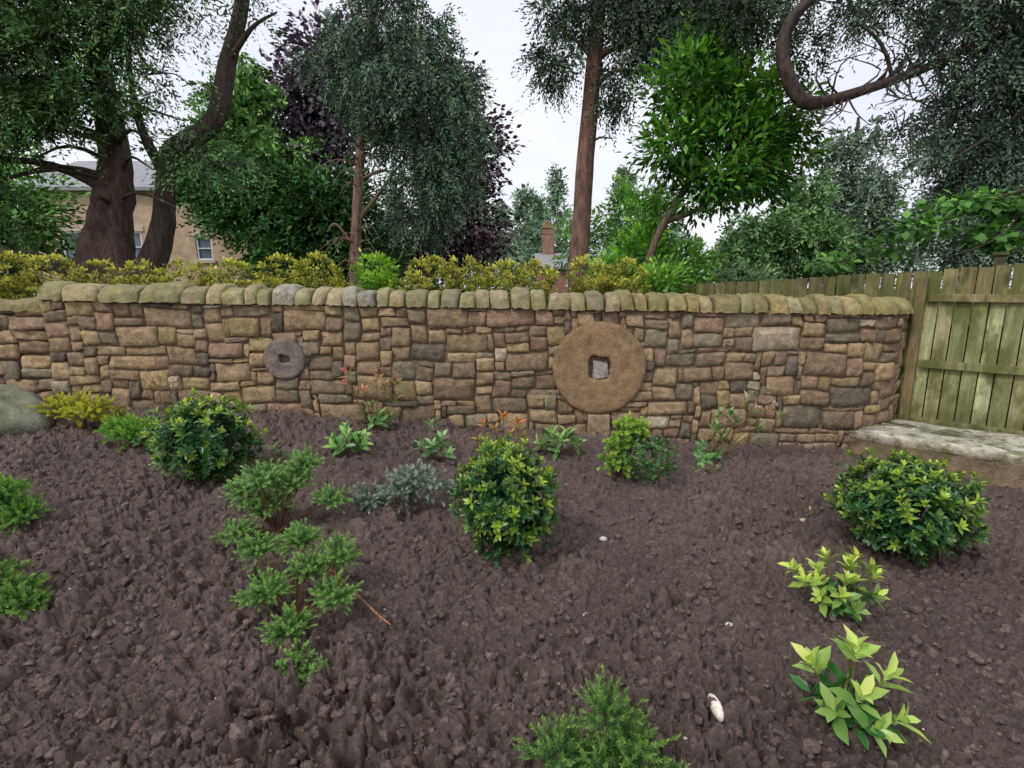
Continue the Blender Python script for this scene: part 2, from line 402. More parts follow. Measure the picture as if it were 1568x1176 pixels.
# concrete slab in the corner
def slab():
    P=np.array([(3.26,4.84),(4.75,3.52),(5.35,4.15),(4.02,5.28),(3.6,5.02)])
    ctr=P.mean(0); mb=MB()
    pts=[]
    for i in range(5):
        a,b=P[i],P[(i+1)%5]; n=16
        for k in range(n): pts.append(a+(b-a)*k/n+rng.uniform(-.016,.016,2))
    n=len(pts);lev=[(-.15,.985,(.27,.19,.13)),(.0,.99,(.25,.18,.12)),(.06,.975,(.28,.2,.14)),(.12,.985,(.22,.17,.11)),(.165,.975,(.26,.2,.14)),(.178,1.0,(.40,.34,.26)),(.228,1.0,(.52,.47,.38)),(.246,.985,(.62,.59,.50)),(.252,.80,(.62,.59,.50)),(.254,.45,(.58,.56,.46)),(.254,.1,(.48,.46,.36))]
    V=[];C=[]
    for z,s,c in lev:
        for p in pts:
            q=ctr+(p-ctr)*s; V.append((q[0]+rng.uniform(-.010,.010),q[1]+rng.uniform(-.010,.010),z+rng.uniform(-.007,.007)));C.append(tuple(np.array(c)*rng.uniform(.85,1.15)))
    F=[(l*n+i,l*n+(i+1)%n,(l+1)*n+(i+1)%n,(l+1)*n+i) for l in range(len(lev)-1) for i in range(n)]+[tuple((len(lev)-1)*n+i for i in range(n))]
    mb.add(V,F,C)
    m=attrmat('worn_concrete',.85,5,1.,.035,.5,1.4,stain=[(4.5,(.15,.17,.05),.50,.60,.8),(7,(.13,.10,.06),.54,.64,.75)])
    mb.obj('concrete_slab',m,None,True)
slab()

def rock(name,c,r,col,sub=4,amp=.18,parent=None,mat=None):
    V0,F0=ico(sub); V=V0.copy()
    n=sum(np.sin(V0@rng.normal(size=3)*k+rng.rand()*6)*(.9/k) for k in(1.3,2.1,3.3,5,7.5,11))
    V=V*(1+amp*n[:,None]); V=V*np.array(r)+np.array(c)
    C=np.tile(np.array(col),(len(V),1))
    return np_mesh(name,V,F0.ravel(),np.arange(len(F0))*3,np.full(len(F0),3),C,mat or M_rock,parent,True)
rock('boulder',(-4.66,4.45,.50),(.46,.36,.27),(.30,.30,.22),5,.24)
rock('white_stone',(.75,1.66,.085),(.020,.060,.026),(.8,.73,.62),3,.05,None,M_pale)
for (x,y,s,c) in [(1.95,3.25,.018,(.5,.42,.3)),(.55,2.9,.02,(.6,.55,.5)),(.35,2.2,.014,(.5,.48,.45)),(1.0,2.15,.014,(.62,.6,.52)),(2.2,3.0,.014,(.5,.48,.4)),(-1.7,3.6,.02,(.3,.15,.1)),(2.75,2.35,.04,(.3,.18,.14)),(-.7,3.9,.018,(.5,.45,.4)),(-.35,1.35,.012,(.5,.3,.2)),(-.2,4.0,.016,(.5,.46,.4))]:
    rock('small_stone',(x,y,gz(x,y)+s*.9),(s*1.3,s,s*.7),c,2,.12,None,M_pale)

# ------------------------------------------------------------ foliage engine
T4=(np.array([(0,0,0),(.45,-.5,.05),(1,0,-.03),(.45,.5,.05)]),[(0,1,2,3)])
T8=(np.array([(0,0,0),(.3,-.42,.07),(.32,0,0),(.3,.42,.07),(.68,-.40,.03),(.7,0,-.03),(.68,.40,.03),(1,0,-.12)]),
    [(0,2,1),(0,3,2),(1,2,5,4),(2,3,6,5),(4,5,7),(5,6,7)])
class Leaves:
    def __init__(s): s.a=[]
    def add(s,P,D,U,L,W,C):
        n=len(P); s.a.append((np.asarray(P,float),nrm(np.asarray(D,float)),np.asarray(U,float),np.broadcast_to(L,(n,)),np.broadcast_to(W,(n,)),np.asarray(C,float)))
    def obj(s,name,mat,parent,tmpl=T4):
        P,D,U,L,W,C=[np.concatenate([a[i] for a in s.a]) for i in range(6)]
        S=nrm(np.cross(D,U)); Nn=np.cross(S,D); T,F=tmpl
        V=P[:,None]+D[:,None]*(T[None,:,0:1]*L[:,None,None])+S[:,None]*(T[None,:,1:2]*W[:,None,None])+Nn[:,None]*(T[None,:,2:3]*L[:,None,None])
        n=len(P);k=len(T); tot=np.array([len(f) for f in F]); fl=np.array([i for f in F for i in f])
        loops=(fl[None]+(np.arange(n)*k)[:,None]).ravel(); tots=np.tile(tot,n); st=np.concatenate([[0],np.cumsum(tots)[:-1]])
        return np_mesh(name,V.reshape(-1,3),loops,st,tots,np.clip(np.repeat(C,k,0),0,.75),mat,parent,True)
def inblob(blobs,n,shell=.5):
    w=np.array([b[6] if len(b)>6 else b[3]*b[4]*b[5] for b in blobs],float); w/=w.sum()
    k=rng.choice(len(blobs),n,p=w); B=np.array([b[:6] for b in blobs])[k]
    d=nrm(rng.normal(size=(n,3))); r=rng.rand(n,1)**shell
    return B[:,:3]+d*r*B[:,3:6],d,r[:,0],B
def conifer(Lv,blobs,n,tw,nl,Lt,lL,lW,dark,light,droop=.9,shell=.55,spread=.6):
    c,d,r,B=inblob(blobs,n,shell)
    out=d.copy(); out[:,2]*=.3; out=nrm(out)
    br=rng.uniform(.5,1.4,n)*FOL
    c2=np.repeat(c,tw,0)+rng.normal(size=(n*tw,3))*Lt*.28; o2=np.repeat(out,tw,0)
    D=nrm(o2*.7+rng.normal(size=(n*tw,3))*spread+np.array([0,0,-droop])); TL=Lt*rng.uniform(.5,1.25,n*tw)
    side=nrm(np.cross(D,rng.normal(size=D.shape)))
    t=np.linspace(.05,1,nl)
    P=c2[:,None]+D[:,None]*(t[None,:,None]*TL[:,None,None]); P[:,:,2]-=.3*TL[:,None]*t[None]**2
    sg=np.where(np.arange(nl)%2==0,1,-1)
    LD=nrm(D[:,None]*.75+side[:,None]*sg[None,:,None]*.7*(1.1-t[None,:,None]*.7)+rng.normal(size=P.shape)*.22)
    U=np.cross(D,side)[:,None]+rng.normal(size=P.shape)*.4
    L=lL*(1.2-.5*t)[None]*rng.uniform(.7,1.3,P.shape[:2])
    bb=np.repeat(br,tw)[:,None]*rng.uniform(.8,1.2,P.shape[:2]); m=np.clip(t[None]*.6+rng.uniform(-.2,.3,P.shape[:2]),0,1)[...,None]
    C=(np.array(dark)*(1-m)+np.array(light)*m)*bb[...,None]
    Lv.add(P.reshape(-1,3),LD.reshape(-1,3),U.reshape(-1,3),L.ravel(),(L*lW/lL).ravel(),C.reshape(-1,3)); return c,B
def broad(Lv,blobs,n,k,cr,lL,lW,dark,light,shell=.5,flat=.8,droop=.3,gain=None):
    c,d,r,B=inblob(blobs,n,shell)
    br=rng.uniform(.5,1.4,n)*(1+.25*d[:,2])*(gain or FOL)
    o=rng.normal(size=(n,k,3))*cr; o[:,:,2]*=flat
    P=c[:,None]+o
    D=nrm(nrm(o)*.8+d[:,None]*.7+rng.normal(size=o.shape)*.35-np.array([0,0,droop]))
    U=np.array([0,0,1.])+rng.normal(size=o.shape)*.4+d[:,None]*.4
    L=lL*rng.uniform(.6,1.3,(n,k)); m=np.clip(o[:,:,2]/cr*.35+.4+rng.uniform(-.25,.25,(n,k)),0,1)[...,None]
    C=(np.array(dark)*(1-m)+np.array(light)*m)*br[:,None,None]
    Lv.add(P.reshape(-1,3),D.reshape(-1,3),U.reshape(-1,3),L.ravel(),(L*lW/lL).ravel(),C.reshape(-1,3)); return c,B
def tube(mb,pts,rad,col,n=9,knob=.12,sub=4):
    pts=[Vector(p) for p in pts]; P=[];R=[]
    m=len(pts)
    for i in range(m-1):
        a=pts[max(i-1,0)];b=pts[i];c=pts[i+1];d=pts[min(i+2,m-1)]
        for k in range(max(sub,1)):
            t=k/max(sub,1); P.append(.5*((2*b)+(c-a)*t+(2*a-5*b+4*c-d)*t*t+(3*b-a-3*c+d)*t**3)); R.append(rad[i]*(1-t)+rad[i+1]*t)
    P.append(pts[-1]);R.append(rad[-1]); V=[];C=[]
    ref=Vector((.3,.9,.1)); ph=rng.uniform(0,6,4)
    for i,p in enumerate(P):
        t=(P[min(i+1,len(P)-1)]-P[max(i-1,0)]).normalized(); a=t.cross(ref).normalized(); b=t.cross(a)
        for k in range(n):
            th=2*math.pi*k/n; r=R[i]*(1+knob*math.sin(3*th+ph[0]+i*.12)+knob*.6*math.sin(5*th+ph[1])+rng.uniform(-.5,.5)*knob)
            V.append(p+(a*math.cos(th)+b*math.sin(th))*r); C.append(tuple(np.array(col)*rng.uniform(.8,1.2)))
    F=[(i*n+k,i*n+(k+1)%n,(i+1)*n+(k+1)%n,(i+1)*n+k) for i in range(len(P)-1) for k in range(n)]
    mb.add(V,F,C)
def branches(mb,c,B,frac,r0,col,sag=.1):
    for i in range(len(c)):
        if rng.rand()<frac:
            a=B[i,:3]+rng.normal(size=3)*.1*B[i,3]; b=c[i]; mid=(a+b)/2+np.array([0,0,sag])+rng.normal(size=3)*.06
            tube(mb,[a,mid,b],[r0,r0*.6,r0*.2],col,5,.1,3)

BARK=(.17,.11,.085); DARKB=(.095,.07,.06); PINKB=(.38,.25,.20); REDB=(.21,.125,.10)
# --- T1 big cedar-like tree, left: foliage in layered drooping shelves
t=empty('cedar_tree'); mb=MB()
tube(mb,[(-7.7,10,.9),(-7.6,10,1.6),(-7.5,10,2.4),(-7.3,10,3.2),(-7.25,10.1,4.2),(-7.35,10.1,5.9),(-7.2,10,8.5)],[.8,.55,.40,.31,.22,.15,.1],(.12,.078,.064),18,.2,5)
tube(mb,[(-7.3,9.9,1.15),(-6.85,9.9,1.75),(-6.45,9.9,2.6),(-6.3,9.9,3.3),(-6.15,9.9,3.95),(-5.75,9.9,4.2),(-5.25,9.9,4.6),(-4.98,9.9,5.4),(-4.6,9.9,6.45),(-4.3,9.9,8.)],[.33,.26,.20,.17,.17,.16,.15,.13,.10,.05],DARKB,12,.14,4)
tube(mb,[(-6.25,9.9,3.6),(-6.5,9.8,4.3),(-6.6,9.8,5.2),(-6.5,9.8,6.6)],[.12,.07,.045,.02],DARKB,8)
tube(mb,[(-6.15,9.9,3.7),(-5.6,9.7,3.85),(-5.0,9.6,3.65),(-4.6,9.5,3.75)],[.12,.07,.04,.015],DARKB,7)
tube(mb,[(-7.6,9.9,1.9),(-8.3,9.8,1.95),(-9.0,9.7,2.2),(-10.2,9.6,2.3)],[.25,.16,.13,.09],DARKB,9)
tube(mb,[(-7.3,9.9,3.3),(-8.0,9.6,3.7),(-9.2,9.3,3.8)],[.10,.06,.03],DARKB,7)
tube(mb,[(-4.98,9.9,5.4),(-4.4,9.7,5.9),(-3.9,9.6,6.1)],[.07,.04,.015],DARKB,6)
for _ in range(26):
    a=np.array([rng.uniform(-7.4,-7.1),10,rng.uniform(3.,6.5)]); dd=rng.uniform(-1,1)
    tube(mb,[a,a+[dd*.9,-.5,.15],a+[dd*1.9,-.9,-.15]],[.05,.03,.01],DARKB,5,.1,3)
Lv=Leaves()
bl=[(-8.6,9,6.4,1.6,1.2,.28),(-8.3,9,5.75,1.5,1.2,.24),(-8.7,9,5.1,1.4,1,.24),(-8.6,9,4.5,1.2,1,.22),(-7.4,9.2,5.35,1.2,1,.22),(-7.5,9.2,4.75,.9,1,.2),(-7.0,9.4,6.5,1.3,1,.3),(-7.0,9.3,5.9,1.1,1,.2),(-6.7,9,4.6,.8,.7,.18),(-9.0,9,3.9,.9,.8,.22),(-9.1,9,3.3,.7,.8,.22),(-7.6,8.9,4.1,.9,.7,.18),(-6.6,10.5,8,1.2,1.2,.4),(-8.7,9,2.6,.6,.6,.2)]
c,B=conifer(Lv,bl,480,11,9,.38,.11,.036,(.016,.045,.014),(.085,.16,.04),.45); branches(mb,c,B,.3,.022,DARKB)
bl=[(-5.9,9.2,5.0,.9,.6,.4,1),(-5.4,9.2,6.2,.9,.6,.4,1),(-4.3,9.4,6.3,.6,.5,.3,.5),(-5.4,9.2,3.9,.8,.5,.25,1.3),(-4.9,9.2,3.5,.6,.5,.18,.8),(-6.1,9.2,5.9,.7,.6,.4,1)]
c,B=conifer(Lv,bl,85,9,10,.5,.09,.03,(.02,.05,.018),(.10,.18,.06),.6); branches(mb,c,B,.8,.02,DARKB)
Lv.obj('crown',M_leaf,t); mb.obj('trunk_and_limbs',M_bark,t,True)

def simple_tree(name,x,y,zb,zt,r,bark,blobs,kind,n,**k):
    t=empty(name); mb=MB(); tube(mb,[(x,y,zb),(x+.05,y,(zb+zt)/2),(x,y,zt)],[r,r*.75,r*.3],bark,9)
    Lv=Leaves()
    c,B=(conifer if kind=='c' else broad)(Lv,blobs,n,**k); branches(mb,c,B,.15,.04,bark)
    Lv.obj('crown',M_leaf,t); mb.obj('trunk_and_limbs',M_bark,t,True); return t
simple_tree('cypress_tree',-6.4,16,1.2,5,.25,DARKB,[(-6.9,16,3.9,2.3,1.5,1.2),(-8.2,16,4.4,1.5,1.3,.8),(-5.2,16,3.6,1.7,1.4,1.3),(-6.1,16,2.4,2.0,1.5,.9),(-4.8,16,2.2,1.8,1.2,.8)],'c',470,tw=11,nl=8,Lt=.55,lL=.18,lW=.08,dark=(.014,.048,.014),light=(.075,.16,.04),droop=.2)
simple_tree('green_conifer_tree',-8.4,18,1.2,8.4,.2,DARKB,[(-8.9,18,5.9,1.5,1.3,1.1),(-8.6,18,7.2,1.1,1.1,1.0),(-7.4,18,5.7,1.2,1,.7),(-9.8,18,5.3,1.0,1,.8),(-8.6,18,8.3,.6,.7,.5)],'c',230,tw=11,nl=8,Lt=.5,lL=.2,lW=.09,dark=(.055,.12,.04),light=(.20,.34,.09),droop=.1)
simple_tree('copper_beech_tree',-6.8,20,1.2,9,.25,DARKB,[(-7.2,19.5,8.0,1.6,1.3,1.3),(-6.0,19.5,7.6,1.5,1.4,1.6),(-6.3,19.5,9.4,1.3,1.2,1.0),(-6.5,18.9,6.3,1.2,1,.8)],'b',380,k=24,cr=.3,lL=.22,lW=.15,dark=(.05,.038,.055),light=(.17,.125,.165))
simple_tree('copper_beech_tree',-2.1,20,1.2,9,.3,DARKB,[(-1.8,20,4.0,1.8,1.3,1.9),(-1.6,20,6.5,1.6,1.2,1.6),(-2.4,20,8.3,1.4,1.2,1.1),(-3.6,20,3.0,1.6,1.3,1.5)],'b',430,k=24,cr=.28,lL=.22,lW=.15,dark=(.045,.026,.038),light=(.14,.085,.105))
# --- T3 middle conifer
t=empty('larch_tree'); mb=MB()
tube(mb,[(-4.15,14,1.0),(-4.11,14,2.3),(-3.95,14,4.),(-3.75,14,5.6),(-3.3,14,8.4),(-3.,14,10.2)],[.20,.14,.12,.11,.08,.03],PINKB,10,.08)
tube(mb,[(-4.0,14,3.3),(-3.4,13.8,3.9),(-2.8,13.7,4.6),(-2.2,13.7,5.2)],[.07,.05,.035,.02],PINKB,6)
tube(mb,[(-4.08,14,2.6),(-4.5,13.8,3.2),(-4.7,13.7,3.0)],[.05,.03,.01],PINKB,6)
tube(mb,[(-3.9,14,4.3),(-3.2,13.8,4.5),(-2.4,13.7,4.2)],[.05,.035,.015],PINKB,6)
for _ in range(30):
    z=rng.uniform(1.8,5.5); a=np.array([np.interp(z,[1.8,5.6],[-4.12,-3.76]),14,z]); dd=rng.uniform(-1,1)
    tube(mb,[a,a+[dd*.5,-.3,.12],a+[dd*.95,-.5,-.1-rng.rand()*.3]],[.022,.014,.004],PINKB,5,.1,3)
Lv=Leaves()
bl=[(-2.9,13.6,7.4,1.5,1.2,1.2),(-3.0,13.6,9.2,1.1,1,1.),(-2.5,13.6,5.9,1.75,1.3,1.2),(-2.1,13.5,4.2,1.0,1,1.),(-4.3,13.8,6.9,.8,.7,.6),(-1.3,13.5,4.8,.7,.6,1.0),(-1.5,13.5,6.6,.8,.7,.6),(-2.3,13.6,3.3,.8,.7,.5)]
c,B=conifer(Lv,bl,470,12,10,.55,.12,.042,(.028,.055,.038),(.125,.185,.105),1.1,spread=.6); branches(mb,c,B,.2,.02,PINKB)
Lv.obj('crown',M_leaf,t); mb.obj('trunk_and_limbs',M_bark,t,True)
# --- T4 centre pine
t=empty('pine_tree'); mb=MB()
tube(mb,[(1.36,11.2,.9),(1.39,11.2,1.6),(1.44,11.2,2.8),(1.5,11.2,4.2),(1.6,11.2,5.6),(1.68,11.2,7.0),(1.75,11.2,9.)],[.28,.20,.185,.175,.16,.15,.1],REDB,14,.05,4)
tube(mb,[(1.62,11.2,6.),(2.1,11,6.2),(2.8,10.8,6.1),(3.6,10.6,6.7)],[.08,.06,.05,.03],REDB,7)
tube(mb,[(1.55,11.2,5.4),(2.0,11,5.75),(2.6,10.8,5.65),(3.0,10.7,6.2)],[.05,.04,.03,.02],REDB,7)
tube(mb,[(1.6,11.2,6.0),(1.2,11,6.3),(.7,10.8,6.5)],[.04,.03,.015],REDB,6)
tube(mb,[(1.5,11.2,4.4),(1.75,11.1,4.55),(2.0,11,4.5)],[.03,.02,.008],REDB,5)
Lv=Leaves()
bl=[(.95,11,6.7,.65,.6,.6),(.75,11,5.9,.38,.4,.5),(2.2,11,6.8,.9,.8,.6),(3.2,10.8,7.0,1.3,.9,.8),(2.05,11,5.5,.38,.4,.6),(4.3,10.6,6.9,1.,.8,.7),(2.9,10.6,6.0,.7,.7,.5),(1.6,11,8.3,1.4,1.1,.6),(3.6,10.6,6.0,.8,.7,.6)]
c,B=conifer(Lv,bl,560,11,9,.42,.10,.036,(.018,.035,.024),(.08,.12,.065),1.0); branches(mb,c,B,.2,.016,REDB)
Lv.obj('crown',M_leaf,t); mb.obj('trunk_and_limbs',M_bark,t,True)
# --- T5 broadleaf (laurel-like)
t=empty('laurel_tree'); mb=MB()
tube(mb,[(2.15,9,.9),(2.25,9,1.8),(2.5,9,2.6),(3.0,9,3.5),(3.2,9,4.5)],[.08,.07,.06,.05,.02],BARK,8)
tube(mb,[(2.6,9,2.7),(3.1,8.9,2.9),(3.6,8.8,3.4)],[.05,.04,.02],BARK,7)
Lv=Leaves()
bl=[(2.85,8.9,4.7,.75,.65,.7),(3.6,8.9,3.7,.85,.7,.75),(2.7,8.9,3.85,.55,.6,.55),(4.2,8.9,4.3,.7,.6,.55),(3.15,8.8,3.1,.6,.55,.35),(3.5,8.9,4.5,.6,.6,.5),(3.1,9,5.3,.4,.4,.3),(4.2,9,3.3,.45,.4,.3),(4.7,9,3.9,.35,.4,.3)]
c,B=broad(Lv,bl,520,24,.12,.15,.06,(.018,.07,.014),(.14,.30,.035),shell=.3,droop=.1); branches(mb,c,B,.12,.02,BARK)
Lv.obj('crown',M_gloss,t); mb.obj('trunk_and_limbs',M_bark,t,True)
# --- T6 right-hand conifer with sweeping limb
t=empty('yew_tree'); mb=MB()
tube(mb,[(8.6,8.2,1.0),(8.5,8.2,2.5),(8.4,8.1,4.2),(8.3,8.1,6.5),(8.2,8.,9)],[.5,.4,.34,.26,.12],DARKB,14)
LB=(.085,.062,.055)
tube(mb,[(8.35,8.1,5.4),(7.3,8,5.35),(6.5,8,4.97),(5.82,8,4.64),(5.12,8,4.4),(4.5,8,4.22),(4.15,8,4.22),(3.92,8,4.5),(3.78,8,4.9),(3.9,8,5.3),(4.3,8,5.7),(4.6,8,6.3)],[.13,.075,.065,.06,.065,.08,.10,.095,.09,.08,.06,.03],LB,10,.1,4)
tube(mb,[(8.3,8,6.),(7.0,7.8,5.75),(6.1,7.7,5.3),(5.2,7.7,5.45),(4.6,7.7,5.1)],[.07,.045,.035,.02,.01],DARKB,7)
tube(mb,[(5.4,8,4.45),(5.1,7.9,4.9),(4.7,7.9,5.15),(4.45,7.9,4.85)],[.03,.025,.015,.006],DARKB,6)
tube(mb,[(8.4,8,4.6),(7.5,7.8,4.4),(6.8,7.7,3.8),(6.2,7.7,3.4)],[.06,.04,.025,.012],DARKB,6)
for _ in range(45):
    a=np.array([rng.uniform(4.3,7.2),8,0.]); a[2]=np.interp(a[0],[4.5,5.8,7.3],[4.25,4.64,5.3]); s=rng.choice([-1,1]); L_=rng.uniform(.3,.8)
    tube(mb,[a,a+[rng.uniform(-.3,.3),-.1,.5*L_*s],a+[rng.uniform(-.6,.6),-.2,.8*L_*s]],[.018,.011,.004],DARKB,5,.1,3)
Lv=Leaves()
bl=[(6.9,8,4.5,.7,.7,.7),(7.2,8,3.5,.7,.7,.8),(6.7,8,5.5,.9,.8,.5),(7.6,8,5.4,1,.9,.9),(6.4,8.,3.9,.35,.4,.4),(7.7,8,6.7,1.2,1.,.6),(7.6,8,4.3,.8,.7,.9)]
c,B=conifer(Lv,bl,460,11,9,.42,.09,.030,(.02,.038,.027),(.08,.125,.075),1.2); branches(mb,c,B,.2,.012,DARKB)
bl=[(5.3,7.9,5.5,.9,.5,.3,1),(4.6,8.1,5.6,.7,.5,.4,1),(5.8,8,4.9,.5,.4,.2,.5),(6.2,8,5.3,.5,.5,.3,.7),(5.6,8,3.9,.5,.4,.25,.5)]
c,B=conifer(Lv,bl,75,9,10,.4,.075,.026,(.022,.04,.028),(.08,.12,.07),1.1); branches(mb,c,B,.9,.012,DARKB)
bl=[(3.3,8.6,5.7,.8,.6,.5),(4.3,8.8,5.2,.35,.4,.4)]
c,B=conifer(Lv,bl,70,11,10,.4,.08,.032,(.014,.03,.018),(.05,.085,.035),1.0)
Lv.obj('crown',M_leaf,t); mb.obj('trunk_and_limbs',M_bark,t,True)
# --- right background trees
simple_tree('spruce_tree',12.4,20,1.2,7.6,.16,DARKB,[(12.4,20,4.9,1.9,1.5,1.0),(12.2,20,6.6,1.1,1,.8),(12.8,20,3.0,2.6,1.6,1.1),(14.5,20,4.1,1.5,1.2,.6),(11.0,20,3.9,1.2,1,.6)],'c',260,tw=11,nl=8,Lt=.6,lL=.19,lW=.08,dark=(.06,.09,.065),light=(.20,.27,.18),droop=.4)
simple_tree('spruce_tree',10.0,19,1.2,6,.14,DARKB,[(9.3,19,3.2,1.9,1.4,1.0),(8.4,19,2.6,1.4,1.2,.8),(10.9,19,3.0,1.7,1.2,1.0),(10.2,19,4.8,1.1,.9,.8)],'c',230,tw=11,nl=8,Lt=.5,lL=.19,lW=.08,dark=(.05,.11,.04),light=(.19,.29,.11),droop=.3)
simple_tree('spruce_tree',16.6,19,1.2,7.5,.16,DARKB,[(16.2,19,4.6,1.8,1.3,.6),(15.2,19,6.3,1.5,1.2,.5),(17.,19,3.3,2.2,1.3,.9)],'c',170,tw=11,nl=8,Lt=.6,lL=.19,lW=.08,dark=(.06,.09,.07),light=(.18,.24,.16),droop=.6)
simple_tree('ash_tree',-13.5,14.5,1.2,6,.2,DARKB,[(-12.6,14,3.4,1.5,1.3,1.5),(-14.4,14,3.0,1.5,1.3,1.9),(-14,14,5,1.6,1.3,1.2)],'b',300,k=24,cr=.22,lL=.19,lW=.10,dark=(.04,.10,.02),light=(.14,.28,.06))
# maple-like branch reaching in from the right over the fence
t=empty('maple_tree'); mb=MB()
tube(mb,[(10.2,7.2,1.1),(10.1,7.2,2.2),(9.6,7.1,3.2),(8.2,6.8,3.15),(6.6,6.6,2.85),(5.6,6.5,2.6),(4.8,6.4,2.25),(4.2,6.4,1.98),(3.6,6.4,1.85)],[.2,.16,.09,.05,.028,.018,.010,.007,.004],DARKB,8)
tube(mb,[(6.6,6.6,2.85),(6.0,6.3,2.55),(5.5,6.1,2.15),(5.0,6.1,1.95)],[.02,.012,.008,.004],DARKB,6)
Lv=Leaves()
bl=[(5.5,6.5,2.6,.55,.35,.11),(4.9,6.4,2.3,.45,.3,.11),(6.1,6.4,2.5,.5,.4,.13),(6.7,6.4,2.75,.6,.4,.15),(4.4,6.4,2.05,.35,.2,.09),(5.7,6.3,2.2,.5,.3,.12),(7.5,6.6,3.1,.8,.5,.3),(3.8,6.4,1.9,.35,.2,.07)]
broad(Lv,bl,360,10,.09,.11,.08,(.025,.08,.02),(.12,.25,.05),shell=.6,flat=.3,droop=.35)
Lv.obj('crown',M_soft,t); mb.obj('trunk_and_limbs',M_bark,t,True)
def shrub_back(name,blobs,n,dark,light,lL=.1,lW=.045):
    t=empty(name); Lv=Leaves(); mb=MB(); c,B=broad(Lv,blobs,n,22,.09,lL,lW,dark,light,shell=.4,droop=0)
    for b in blobs: tube(mb,[(b[0],b[1],1.15),(b[0]+.05,b[1],b[2])],[.03,.015],BARK,5)
    branches(mb,c,B,.1,.01,BARK); Lv.obj('leaves',M_soft,t); mb.obj('stems',M_bark,t,True)
shrub_back('rhododendron_bush',[(2.35,9.6,2.0,.7,.5,.7),(3.1,9.6,1.8,.6,.5,.6),(1.75,9.4,1.8,.45,.4,.5),(2.5,9.8,2.8,.5,.5,.5)],260,(.03,.10,.015),(.18,.38,.045),.12,.055)
shrub_back('shrub',[(3.9,12,1.8,1.,.6,.45),(5.2,12,1.7,1.,.6,.4)],120,(.06,.11,.05),(.2,.28,.15),.14,.06)
shrub_back('shrub',[(1.6,13,2.6,.6,.5,.8),(2.6,13,3.1,.7,.5,1.)],120,(.05,.13,.03),(.21,.38,.08),.14,.06)
shrub_back('shrub',[(1.95,7.0,1.5,.33,.3,.42)],80,(.03,.09,.015),(.17,.31,.045))
# distant woodland
Lv=Leaves(); bl=[]
for i in range(95):
    x=-62+124*i/94+rng.uniform(-.8,.8); y=rng.uniform(44,58); h=rng.uniform(5.,8.2)
    if -6<x<0: h*=.9
    bl.append((x,y,1.5+h*.45,1.6,1.4,h*.5))
for (x,y,h) in [(3.9,46,9.3),(1.0,46,8.0),(-1.2,50,7.4),(9.5,46,9.5),(12,46,8),(2.5,50,7.9),(-3,48,8)]:
    for k in range(6): q=k/5; bl.append((x,y,1.5+h*(.2+.75*q),1.7*(1-q)+.15,1.4*(1-q)+.15,h*.1,5.))
conifer(Lv,bl,2000,9,6,.8,.36,.17,(.075,.12,.08),(.20,.29,.17),.1,shell=.4)  # distance haze is painted in through paler leaf colours
Lv.obj('distant_trees',M_leaf,None)

# variegated hedge row behind wall
Lv=Leaves(); bl=[]
hx=[-8.6,-8.1,-7.6,-7.1,-6.6,-6.1,-5.6,-5.08,-4.58,-4.1,-3.6,-3.1,-2.6,-2.12,-.95,-.5,-.1,.32,.85,1.25]
for x in hx:
    q=rng.uniform(-.06,.03)-.02*(x>-1); bl.append((x+rng.uniform(-.04,.04),5.9,1.69+q,.24,.25,.25,1.3)); bl.append((x+rng.uniform(-.2,.2),5.92,1.47,.28,.25,.24,1.))
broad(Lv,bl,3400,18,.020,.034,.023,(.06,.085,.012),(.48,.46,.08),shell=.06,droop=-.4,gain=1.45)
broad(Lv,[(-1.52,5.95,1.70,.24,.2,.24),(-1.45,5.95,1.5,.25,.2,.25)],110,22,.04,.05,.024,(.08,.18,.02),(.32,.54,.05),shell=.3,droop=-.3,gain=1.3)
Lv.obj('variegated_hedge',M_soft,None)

# ------------------------------------------------------------ foreground plants
def stems(mb,base,tips,r,col):
    for q in tips:
        b=np.array(base)+rng.uniform(-.02,.02,3)*[1,1,0]; q=np.array(q); mid=(b+q)/2+np.array([*( (q-b)[:2]*.12),.03])
        tube(mb,[b,mid,q],[r,r*.8,r*.5],col,5,.08,3)
def rosettes(Lv,c,ax,k,L,W,tilt,ctop,cdark,mixv):
    n=len(c); ax=nrm(ax); a=nrm(np.cross(ax,rng.normal(size=ax.shape))); b=np.cross(ax,a)
    th=np.arange(k)*2.4+rng.rand(n,1)*6; lev=np.linspace(0,1,k)[None]
    tl=tilt*(1-.55*lev)+rng.uniform(-.25,.25,(n,k))
    rad=a[:,None]*np.cos(th)[...,None]+b[:,None]*np.sin(th)[...,None]
    D=ax[:,None]*np.cos(tl)[...,None]+rad*np.sin(tl)[...,None]
    P=c[:,None]+ax[:,None]*((lev-.5)*L*.55)[...,None]
    U=ax[:,None]-rad*.3+rng.normal(size=D.shape)*.15
    l=L*(1.05-.35*lev)*rng.uniform(.7,1.2,(n,k))
    m=np.clip(mixv[:,None]*(.35+.75*lev)+rng.uniform(-.12,.12,(n,k)),0,1)[...,None]
    C=(np.array(cdark)*(1-m)+np.array(ctop)*m)*rng.uniform(.8,1.2,(n,k,1))
    Lv.add(P.reshape(-1,3),D.reshape(-1,3),U.reshape(-1,3),l.ravel(),(l*W/L).ravel(),C.reshape(-1,3))
